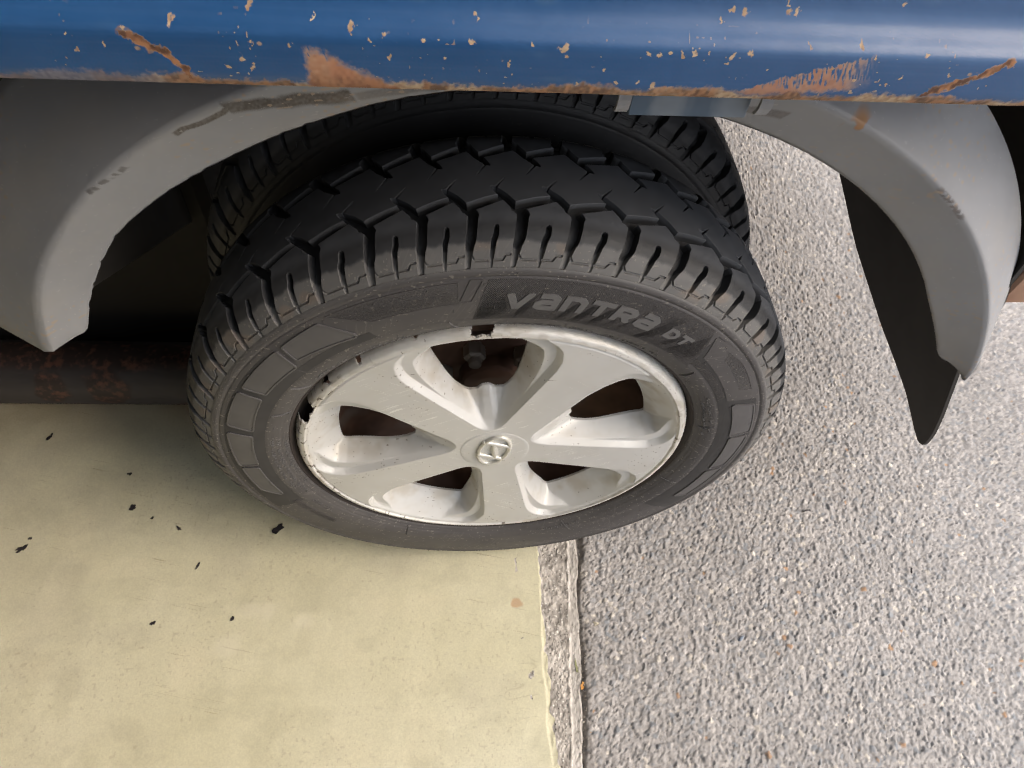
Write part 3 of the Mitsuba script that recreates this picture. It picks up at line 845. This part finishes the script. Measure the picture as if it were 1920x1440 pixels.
rot = trimesh.transformations.rotation_matrix(math.radians(13), [0, 1, 0])
ti = cat(ti, sidewall_mesh(YI, 1), sidewall_mesh(YI, -1))
ti.apply_transform(rot)
ti.vertices = np.array(ti.vertices) * [1.043, 1, 1.043]
add('truck__wheel_001__tyre', treat(ti), 'inner_tyre_rubber', 28)
label('truck__wheel_001__tyre', 'dark inner tyre half hidden behind the front one')

# ------------------------------------------------------------------ hubcap
AX = [98, 26, -46, -118, 170]                            # pocket axes, degrees
def smin(a, b, k):
    h = np.clip(.5 + .5 * (b - a) / k, 0, 1)
    return b + (a - b) * h - k * h * (1 - h)


def ramp(x, pts):
    xs = [p[0] for p in pts]
    return PchipInterpolator(xs, [p[1] for p in pts])(np.clip(x, xs[0], xs[-1]))


def sector(x, z):
    """local coordinates (along the nearest pocket axis, across)"""
    a = np.degrees(np.arctan2(z, x))
    k = np.argmin(np.abs((a[:, None] - np.array(AX)[None] + 180) % 360 - 180), 1)
    t = np.radians(np.array(AX)[k])
    return x * np.cos(t) + z * np.sin(t), -x * np.sin(t) + z * np.cos(t)


def cap_depth(x, z):
    """how far the cap lies behind its face, in metres"""
    r = np.hypot(x, z)
    u, v = sector(x, z)
    v = np.abs(v)
    edge_v = ramp(u, [(.036, .001), (.0395, .0055), (.0425, .0090), (.046, .0114), (.061, .0208), (.079, .0322), (.100, .0453), (.120, .0578), (.137, .0673), (.147, .0705), (.156, .0708), (.164, .0684), (.172, .0622), (.183, .0515), (.2, .034)])
    slope = ramp(u, [(.04, .7), (.05, .63), (.12, .61), (.14, .4), (.152, .05), (.16, -.5), (.17, -.9), (.2, -1)])
    steep = ramp(u, [(.04, 2.2), (.085, 2.6), (.11, 2.6), (.15, 2.3), (.2, 2.2)])
    ds = (edge_v - v) / np.sqrt(1 + slope ** 2)          # distance inside the spoke edge
    led = ramp(u, [(.075, 0), (.09, .0003), (.12, .0042), (.152, .0110), (.2, .0125)])
    dd = np.maximum(ds, 0)
    side = np.where(dd < .0045, dd * 1.45, np.where(dd < .0045 + led, .006525 + (dd - .0045) * -.02, .006525 - led * .02 + (dd - .0045 - led) * steep))
    outer_ = np.maximum(.1862 - r, 0) * 1.03
    apex = np.maximum(u - .0405, 0) * .63 - .0034 * np.exp(-(v / .0068) ** 4) * np.clip((u - .050) / .02, 0, 1)
    side = smin(side, .042 + 0 * side, .004)
    d = smin(smin(side, outer_, .0030), apex, .0085)
    d = np.where((ds <= 0) | (u < .03), np.minimum(d, 0), d)
    return np.maximum(d, 0)


def rim_y(r):
    return ramp(r, [(0, .0014), (.034, .0012), (.06, .0008), (.15, .0), (.1835, .0002), (.1862, .0014), (.1874, -.0006), (.1912, .0002), (.1942, .0036), (.1960, .0100), (.1966, .016)])


# where the brittle rim has broken away: (from, to degrees, radius left)
BREAK = [(93.2, 98.8, .1895), (151.5, 161.0, .1872), (139.5, 142.5, .1925), (127.5, 129.5, .1930), (111.0, 112.6, .1938), (165.5, 167.5, .1930), (-129.5, -121.0, .1905), (-137, -129.5, .1925), (-120.8, -119.4, .189), (176, 178.2, .1932), (188, 190.3, .1915)]


def hubcap():
    nr, na = 176, 1260
    r = np.concatenate([np.linspace(.006, .18, 140, endpoint=False), np.linspace(.18, .1966, nr - 140)])
    a = np.linspace(0, 2 * np.pi, na, endpoint=False)
    R, Aa = np.meshgrid(r, a, indexing='ij')
    R, Aa = R.ravel(), Aa.ravel()
    x, z = R * np.cos(Aa), R * np.sin(Aa)
    # snap vertices onto the window outlines
    near = (R > .066) & (R < .168)
    f = np.full(len(x), .05)
    def lev(x, z):
        u, v = sector(x, z)
        t = np.clip((u - .09) / .05, 0, 1)
        return .0245 + .0055 * t * t * (3 - 2 * t) - cap_depth(x, z)
    def fs(x, z, e=1e-4):
        g = np.hypot(lev(x + e, z) - lev(x - e, z), lev(x, z + e) - lev(x, z - e)) / (2 * e)
        return lev(x, z) / np.maximum(g, .35)
    f[near] = fs(x[near], z[near])
    e = 1e-4
    hot = near & (np.abs(f) < .00075)
    gx = (fs(x[hot] + e, z[hot]) - fs(x[hot] - e, z[hot])) / (2 * e)
    gz = (fs(x[hot], z[hot] + e) - fs(x[hot], z[hot] - e)) / (2 * e)
    gl = np.maximum(np.hypot(gx, gz), .5)
    x[hot] -= f[hot] * gx / gl ** 2; z[hot] -= f[hot] * gz / gl ** 2
    f2 = fs(x[hot], z[hot])
    x[hot] -= f2 * gx / gl ** 2; z[hot] -= f2 * gz / gl ** 2
    f[hot] = 0
    rr = np.hypot(x, z); dg = np.degrees(np.arctan2(z, x))
    lim = np.full(len(x), .3)
    for a0, a1, rl in BREAK:
        for sft in (-360, 0, 360):
            t = (dg + sft + 1.6 * snoise(np.c_[rr * 900, dg * .3, dg * 0], 17, 2) - a0) / (a1 - a0)
            i = (t > 0) & (t < 1)
            lim = np.where(i, np.minimum(lim, rl + .0040 * snoise(np.c_[dg * 1.3, dg * 0, dg * 0], 3, 3)), lim)
    y = cap_depth(x, z) + rim_y(rr)
    y += .0006 * snoise(np.c_[dg * .35, rr * 160, rr * 0], 8) * np.clip((rr - .184) / .003, 0, 1)
    v = np.stack([x, y, z], 1)
    fc = grid_faces(nr, na)
    # close the seam
    i = np.arange(nr - 1)
    q = np.stack([i * na + na - 1, (i + 1) * na + na - 1, (i + 1) * na, i * na], 1)
    fc = np.vstack([fc, q[:, [0, 1, 2]], q[:, [0, 2, 3]]])
    keep = (f[fc].mean(1) > -1e-9) & ~((rr[fc].mean(1) > lim[fc].mean(1)))
    inside = (f[fc] <= 1e-9).all(1) & (f[fc].mean(1) > -1e-9)
    cen = v[fc].mean(1)
    if inside.any():
        g = np.zeros(len(fc), bool); idx = np.where(inside)[0]
        g[idx] = fs(cen[idx, 0], cen[idx, 2]) < 0
        keep &= ~g
    fc = fc[keep]
    m = trimesh.Trimesh(v, fc, process=False)
    m.remove_unreferenced_vertices()
    n = m.face_normals
    if n[:, 1].mean() > 0: m.faces = m.faces[:, ::-1]
    # thickness: every open edge folds back
    ed = np.sort(m.edges, axis=1)
    key = ed[:, 0].astype(np.int64) * len(m.vertices) + ed[:, 1]
    uq, ix, ct = np.unique(key, return_index=True, return_counts=True)
    b = m.edges[ix[ct == 1]]
    b = b[np.hypot(m.vertices[b[:, 0], 0], m.vertices[b[:, 0], 2]) > .03]
    vv = m.vertices; w = vv.copy(); w[:, 1] += .0026
    k = len(b)
    qv = np.vstack([vv[b[:, 0]], vv[b[:, 1]], w[b[:, 1]], w[b[:, 0]]])
    j = np.arange(k)
    qf = np.vstack([np.stack([j, j + 2 * k, j + k], 1), np.stack([j, j + 3 * k, j + 2 * k], 1)])
    wall = trimesh.Trimesh(qv, qf, process=False)
    return m, wall


hc, hw = hubcap()
cap = cat(hc, hw)
add('truck__wheel__hubcap', cap, 'hubcap_paint', 40)
label('truck__wheel__hubcap', 'scratched silver five spoke hubcap with a broken rim')
# centre disc, set in with a fine joint
disc = cat(lathe([(.0004, .0001), (.0003, .030), (.0005, .0343), (.0010, .0351), (.0050, .0352)], 160))
if disc.face_normals[:, 1].mean() > 0: disc.faces = disc.faces[:, ::-1]
add('truck__wheel__centre_cap', disc, 'hubcap_paint', 30)
# emblem: a slanted letter in an oval ring, moulded and worn
def emblem():
    c0, tilt = np.array([-.0010, .0030]), math.radians(78)
    ca, sa = math.cos(tilt), math.sin(tilt)
    def P(a, b, h):                                      # a along the long axis, b across
        x, z = a * ca - b * sa, a * sa + b * ca
        return np.array([c0[0] + x, -h, c0[1] + z])
    th = np.linspace(0, 2 * np.pi, 73)
    ring = tube([P(.0270 * math.cos(t), .0150 * math.sin(t), .0008) for t in th], .0021, 10, caps=False)
    parts = [ring]
    def bar(p, q, r0, r1): parts.append(sphere_hull([(P(*p, .0002), r0), (P(*q, .0002), r1)], 2))
    bar((.0145, .0135), (.0105, -.0135), .0026, .0028)
    bar((-.0105, .0135), (-.0150, -.0125), .0028, .0026)
    cb = [((.0110, .0030), .0020), ((.0050, .0012), .0030), ((.0, .0), .0034), ((-.0060, -.0022), .0034), ((-.0125, -.0040), .0024)]
    for (p, r0), (q, r1) in zip(cb[:-1], cb[1:]): bar(p, q, r0, r1)
    return cat(*parts)


add('truck__wheel__emblem', emblem(), 'emblem_silver', 40)
label('truck__wheel__emblem', 'raised oval emblem with a slanted letter H')

# steel wheel behind the cap
rim = lathe([(.004, .2045), (.0030, .2010), (.0060, .1985), (.0110, .1970), (.016, .1900), (.022, .1840), (.040, .1800), (.062, .1760), (.080, .166), (.092, .145), (.098, .125), (.100, .100), (.097, .088), (.096, .070), (.098, .030)], 200)
add('truck__wheel__rim', rim, 'rusty_wheel_steel', 40)
hub = lathe([(.098, .034), (.084, .033), (.081, .030), (.080, .018), (.082, .014), (.082, .001)], 96)
add('truck__wheel__hub', hub, 'rusty_wheel_steel', 35)
for k in range(6):
    a = math.radians(111 + 60 * k)
    c = np.array([.0525 * math.cos(a), 0, .0525 * math.sin(a)])
    hexp = [(c[0] + .0115 * math.cos(t), c[2] + .0115 * math.sin(t)) for t in np.arange(6) * math.pi / 3 + .3 * k]
    pts = [(px_, .082, pz_) for px_, pz_ in hexp] + [(px_, .099, pz_) for px_, pz_ in hexp] + [(c[0] + (px_ - c[0]) * .75, .0795, c[2] + (pz_ - c[2]) * .75) for px_, pz_ in hexp]
    nut = cat(trimesh.convex.convex_hull(np.array(pts)), tube([(c[0], .080, c[2]), (c[0], .073, c[2])], .0065, 12))
    add('truck__wheel__lug_nut', nut, 'nut_steel')
add('truck__wheel_001__rim', lathe([(YI - .05, .2045), (YI - .045, .197), (YI - .03, .185), (YI, .18), (YI + .03, .17), (YI + .03, .05)], 96), 'rusty_wheel_steel', 40)
add('truck__axle', tube([(0, .125, 0), (0, .9, 0), (0, 1.45, 0)], .055, 20), 'dark_underbody', 40)

# ------------------------------------------------------------------ mudguard over both tyres
# towards its left end the arch leaves the circle; its inner lip and its ridge by different amounts
PULL_LIP = PchipInterpolator([17, 90, 100, 108, 118, 129, 140, 147, 153], [0, 0, -.002, -.006, -.010, -.013, -.025, -.034, -.041])
PULL_RIDGE = PchipInterpolator([17, 90, 100, 108, 115, 123, 131, 139, 148, 153], [0, 0, -.001, -.003, -.006, -.012, -.021, -.031, -.050, -.059])


def mudguard():
    a = np.concatenate([np.linspace(19.6, 23, 24), np.linspace(23.3, 145.4, 230), np.linspace(145.6, 148.7, 30)])
    vs = []
    # closed profile in (y, r): inner lip, ridge, outer flange, then the shell over the tyres and back underneath
    base = [(.0000, .4050), (-.0010, .4075), (-.0185, .4365), (-.0203, .4398), (-.0190, .4428), (.0250, .4775), (.0310, .4830), (.0345, .4825), (.0310, .4765), (-.0120, .4420), (-.0140, .4395), (-.0120, .436), (.0040, .4105), (.0035, .4062)]
    base = np.array(base)
    for ai in a:
        e = min((ai - a[0]) / 4.2, (a[-1] - ai) / 2.6, 1.0)
        keep_ = .72 if ai > 90 else .40
        e = math.sqrt(max(1 - (1 - max(e, 0)) ** 2, .0004))
        q = base.copy()
        c = .4330
        wide = 1
        q[:, 1] = c + (q[:, 1] - c) * (keep_ + (1 - keep_) * e) * wide
        jag = .0005 * meshkit.fbm(np.array([[ai * 1.7, 0, 0]]), 3, 5)[0] + .0012 * max(0, meshkit.noise(np.array([[ai * 3.3, 4.0, 0]]))[0] - .7) * 3
        q[[0, 13], 1] += jag * (1 if ai > 90 else .3)
        # the left end runs straight down instead of following the circle
        q[[0, 1, 12, 13], 1] += .015 * np.clip((36 - ai) / 16, 0, 1) ** 1.5
        kk = np.clip((base[:, 1] - .4062) / .0335, 0, 1)
        pull = PULL_LIP(ai) * (1 - kk) + PULL_RIDGE(ai) * kk
        rr_ = q[:, 1] + pull * (1 - .85 * np.clip((base[:, 1] - .4398) / .036, 0, 1) * np.clip((160 - ai) / 14, 0, 1))
        # the outer flange reaches a little further round than the lip, so the tip is broad and rounded
        an = np.radians(ai + 5.5 * np.clip((base[:, 1] - .4398) / .036, 0, 1) ** .8 * np.clip((ai - 132) / 16, 0, 1) ** 1.5)
        vs.append(np.stack([rr_ * np.cos(an), q[:, 0], rr_ * np.sin(an)], 1))
    n, k = len(a), len(base)
    vs = np.array(vs)
    vs = np.concatenate([vs, vs[:, :1]], 1)
    m = trimesh.Trimesh(vs.reshape(-1, 3), grid_faces(n, k + 1), process=False)
    ends = []
    for row in (vs[0], vs[-1]):
        c = row[:-1].mean(0)
        ends.append(trimesh.Trimesh(np.vstack([row, c]), [[i, i + 1, k + 1] for i in range(k)], process=False))
    g = cat(m, *ends)
    g.merge_vertices(); g.fix_normals()
    return g


add('truck__mudguard', mudguard(), 'grey_plastic', 35)
label('truck__mudguard', 'scuffed grey plastic mudguard arching over the wheel')
# arched liner behind the guard lip, over both tyres
lin = cat(lathe([(.003, .4065), (.34, .4065)], 120, 60, 150), lathe([(.003, .4095), (.34, .4095)], 120, 60, 150))
add('truck__wheel_arch_liner', lin, 'dark_underbody', 40)


def flap(x_at, y0, y1, z_lo, z_hi, th=.006, near_cut=0.0):
    """hanging rubber sheet; x_at(z), z_lo(y)"""
    ys = y0 + (y1 - y0) * np.linspace(0, 1, 30) ** 1.8; ts = np.linspace(0, 1, 30)
    out = []
    for side in (0, 1):
        v = []
        for y in ys:
            lo = z_lo(y)
            for t in ts:
                z = lo + (z_hi - lo) * t
                v.append((x_at(z) + side * th + .004 * math.sin(y * 14), y, z))
        out.append(np.array(v))
    f = grid_faces(30, 30)
    v = np.vstack(out)
    rim_i = np.r_[np.arange(30), np.arange(1, 30) * 30 + 29, 29 * 30 + np.arange(28, -1, -1), np.arange(28, -1, -1) * 30]
    fr_ = [[a_, b_, b_ + 900] for a_, b_ in zip(rim_i[:-1], rim_i[1:])] + [[a_, b_ + 900, a_ + 900] for a_, b_ in zip(rim_i[:-1], rim_i[1:])]
    m = trimesh.Trimesh(v, np.vstack([f, f[:, ::-1] + 900, fr_]), process=False)
    m.merge_vertices(); m.fix_normals()
    return m


def zlo_r(y):
    return float(np.interp(y, [.0235, .026, .031, .038, .048, .064, .10, .188, .284, .354], [.012, -.030, -.060, -.080, -.089, -.084, -.060, -.034, .016, .074]))


add('truck__mud_flap', flap(lambda z: .42 + .42 * max(0, .178 - z) - .30 * max(0, z - .178) ** 1.5, .0235, .358, zlo_r, .375, .0042), 'flap_rubber', 40)
label('truck__mud_flap', 'black rubber mud flap hanging behind the right end of the mudguard')
add('truck__mud_flap_001', flap(lambda z: -.362 + .30 * max(0, z - .12) ** 1.5, .035, .34, lambda y: .205 - .62 * y, .34), 'flap_rubber', 40)
label('truck__mud_flap_001', 'black rubber mud flap in the shade left of the tyres')

# ------------------------------------------------------------------ bed
PROF = np.array([(-.044, .4405), (-.0565, .4395), (-.0592, .4410), (-.0615, .4440), (-.0626, .4480), (-.0632, .4620), (-.0628, .4650), (-.0608, .4676), (-.0560, .4712), (-.0530, .4745), (-.0512, .4790), (-.0503, .4870), (-.0498, .5000), (-.0498, .8400)])


def bed_side():
    t = np.r_[0, np.cumsum(np.hypot(*np.diff(PROF, axis=0).T))]
    tt = np.concatenate([np.linspace(0, t[-3], 70), [t[-2], t[-1]]])
    py, pz = PchipInterpolator(t, PROF[:, 0])(tt), PchipInterpolator(t, PROF[:, 1])(tt)
    xs = np.concatenate([np.arange(-1.9, -.34, .03), np.arange(-.34, .34, .0012), np.arange(.34, .92, .03)])
    X = np.repeat(xs[:, None], len(tt), 1)
    Y, Z = np.repeat(py[None], len(xs), 0), np.repeat(pz[None], len(xs), 0)
    low = np.exp(-np.arange(len(tt)) / 7.0)[None]
    jag = .0010 * snoise(np.c_[xs * 90, xs * 0, xs * 0], 61, 4) * 2 - .0022 * np.clip(meshkit.noise(np.c_[xs * 130, xs * 0, xs * 0 + 3]) - .80, 0, 1) * 5
    Z = Z + low * jag[:, None]
    Y = Y + .0006 * snoise(np.c_[X.ravel() * 9, Z.ravel() * 20, Z.ravel() * 0], 62).reshape(X.shape)
    m = trimesh.Trimesh(np.stack([X, Y, Z], -1).reshape(-1, 3), grid_faces(len(xs), len(tt)), process=False)
    if m.face_normals[:, 1].mean() > 0: m.faces = m.faces[:, ::-1]
    return cat(m, box(-1.9, .92, -.0470, -.030, .4450, .84))


add('truck__bed_side', bed_side(), 'blue_bed_paint', 40)
label('truck__bed_side', 'blue painted bed side with chipped and rusty lower edge')
add('truck__bed_floor', box(-1.9, .92, -.029, 1.55, .455, .49), 'dark_underbody')
add('truck__chassis_rail', box(-1.9, .9, .40, .46, .215, .36, .006), 'dark_underbody')
add('truck__chassis_rail_001', box(-1.9, .9, 1.05, 1.11, .22, .36, .006), 'dark_underbody')
add('truck__fuel_tank', box(-1.5, -.335, .345, .82, -.284, .21, .012), 'dark_underbody', 30)
# hinge plate under the bed edge, with its two curled ends
hx0, hx1 = .045, .108
plate = box(hx0, hx1, -.0300, -.0275, .4105, .4400, .0006)
hooks = []
for hx, w in ((hx0 - .006, .0065), (hx1 + .004, .0065)):
    pts = [(-.0275 - .012 * math.sin(t), .438 - .0125 * (1 - math.cos(t))) for t in np.linspace(0, math.pi * .75, 10)]
    hooks.append(cat(*[trimesh.convex.convex_hull(np.array([(hx + sx * w / 2, y + oy, z) for y, z in (a_, b_) for sx in (-1, 1) for oy in (0, .0022)])) for a_, b_ in zip(pts[:-1], pts[1:])]))
add('truck__hinge_plate', plate, 'faded_blue')
label('truck__hinge_plate', 'small faded blue steel plate under the bed edge')
add('truck__hinge_hook', hooks[0], 'grey_plastic', 30)
add('truck__hinge_hook', hooks[1], 'grey_plastic', 30)
add('truck__rear_bumper', box(.664, .79, .205, 1.30, -.012, .16, .004), 'brown_rust_steel')
add('truck__bed_side', box(-1.9, .92, 1.551, 1.60, .44, .84, .006), 'blue_bed_paint')
far = lathe([(1.36, .19), (1.352, .25), (1.365, .285), (1.40, .2965), (1.56, .2965), (1.60, .285), (1.61, .25), (1.60, .20), (1.55, .17), (1.55, .02)], 96)
add('truck__wheel_002', treat(far), 'inner_tyre_rubber', 40)
add('truck__rear_panel', box(.67, .78, .215, 1.50, .163, .452, .004), 'dark_underbody')
label('truck__rear_bumper', 'rusty brown steel beam low behind the mudguard')
label('truck', 'blue pickup truck bed with twin rear wheels, silver hubcap and grey mudguard', 'truck')

# ------------------------------------------------------------------ loose things
def lie_pipe():
    xs = np.linspace(-1.6, -.36, 60)
    return tube([(x, .281 - .030 * (x + .45), GZ + .0468) for x in xs], .0465, 48)


add('steel_pipe', lie_pipe(), 'black_pipe_paint', 40)
label('steel_pipe', 'black steel pipe with rusty scrapes lying on the floor left of the tyres', 'pipe')


def flake(L, W, seed, curl=.25):
    """a little curled leaf fragment, L by W metres"""
    g = np.random.default_rng(seed)
    n = 15
    t = np.linspace(0, 2 * np.pi, n, endpoint=False)
    rad = 1 + .22 * g.normal(size=n)
    x, y = L / 2 * np.cos(t) * rad, W / 2 * np.sin(t) * rad
    z = curl * (x ** 2 / L + .6 * y ** 2 / W) + .0004
    top = np.c_[x, y, z]; bot = top - [0, 0, .0004]
    v = np.vstack([top, bot, [[0, 0, .0004]], [[0, 0, 0]]])
    f = []
    for i in range(n):
        j = (i + 1) % n
        f += [[2 * n, i, j], [2 * n + 1, n + j, n + i], [i, n + i, j], [j, n + i, n + j]]
    return trimesh.Trimesh(v, f, process=False)


def put(key, m, x, y, ang, mat, text, catg, group=None, dz=.0003):
    m = m.copy()
    m.apply_transform(trimesh.transformations.rotation_matrix(math.radians(ang), [0, 0, 1]))
    m.apply_translation((x, y, GZ + dz))
    k = add(key, m, mat)
    label(k, text, catg, group)


BITS = [(-.279, .050, .017, .0085, 40, 'largest black leaf scrap on the floor, just left of the tyre bottom'),
        (-.478, .089, .010, .0075, 75, 'triangular black leaf scrap on the floor between pipe and wheel'),
        (-.605, .034, .013, .0070, 25, 'black leaf scrap at the left edge of the floor'),
        (-.599, .048, .006, .0040, 10, 'small black speck just above the leaf scrap at the left edge'),
        (-.322, -.070, .0055, .0042, 80, 'black crumb on the pale scuffed patch of the floor'),
        (-.418, -.071, .0060, .0042, 15, 'black crumb at the left of the scuffed patch'),
        (-.377, .001, .0100, .0028, 70, 'thin curved black scrap standing alone mid floor'),
        (-.449, .072, .0050, .0030, 30, 'tiny dark crumb right of the triangular black scrap'),
        (-.411, .055, .0065, .0035, 140, 'small dark crumb left of the largest leaf scrap'),
        (-.619, .203, .0120, .0050, 60, 'crooked black scrap on the floor close to the pipe'),
        (-.494, .140, .0055, .0045, 0, 'round dark crumb on the shaded floor below the pipe')]
for i, (x, y, L, W, an, tx) in enumerate(BITS):
    put('leaf_scrap', flake(L, W, 100 + i), x, y, an, 'leaf_dark', tx, 'leaf scrap', 'dark scraps lying on the painted floor')


def pebble(s, seed):
    g = np.random.default_rng(seed)
    h = trimesh.convex.convex_hull(g.normal(size=(14, 3)) * [1, .8, .6])
    h.apply_scale(s / max(h.extents)); h.apply_translation([0, 0, -h.bounds[0, 2]])
    return h


put('dry_leaf', flake(.010, .0055, 301, .35), .1165, -.173, 80, 'leaf_orange', 'orange dry leaf bit in the gap beside the concrete edge', 'leaf', dz=-.002)
put('dry_leaf', flake(.006, .004, 302, .35), .1215, -.222, 60, 'leaf_orange', 'small rust coloured leaf bit low in the concrete gap', 'leaf', dz=-.003)
put('grass_blade', flake(.018, .0028, 303, .15), .1120, -.150, 97, 'leaf_green', 'pale green grass blade stuck along the concrete gap', 'grass blade', dz=-.0025)
put('pebble', pebble(.0065, 1), .1265, -.018, 0, 'pale_stone', 'white pebble in the gap just below the tyre', 'pebble', dz=-.006)
put('pebble', pebble(.0075, 2), .1460, -.098, 0, 'pale_stone', 'pale pebble on the asphalt near the concrete edge', 'pebble', dz=-.003)
put('pebble', pebble(.0105, 3), .2030, -.119, 30, 'slate_stone', 'bluish slate pebble on the asphalt below the tyre', 'pebble', dz=-.004)
put('pebble', pebble(.0095, 4), .3330, -.128, 70, 'slate_stone', 'dark slate pebble in the open asphalt', 'pebble', dz=-.004)
put('twig', tube([(-.006, 0, 0), (.001, .0006, .0008), (.006, -.0004, 0)], .0012, 7), .481, .049, 10, 'leaf_dark', 'short black twig on the asphalt right of the tyre', 'twig', dz=.0018)
put('twig', tube([(-.004, 0, 0), (.0, .0006, .0008), (.004, -.0004, 0)], .0012, 7), .607, -.047, 70, 'leaf_dark', 'black twig bit far right on the asphalt', 'twig', dz=.0018)
put('brick_chip', box(-.011, .011, -.015, .015, 0, .03, .003), .878, .345, 20, 'brick_chip', 'small red brick chip on the asphalt behind the mudguard', 'brick chip', dz=-.002)
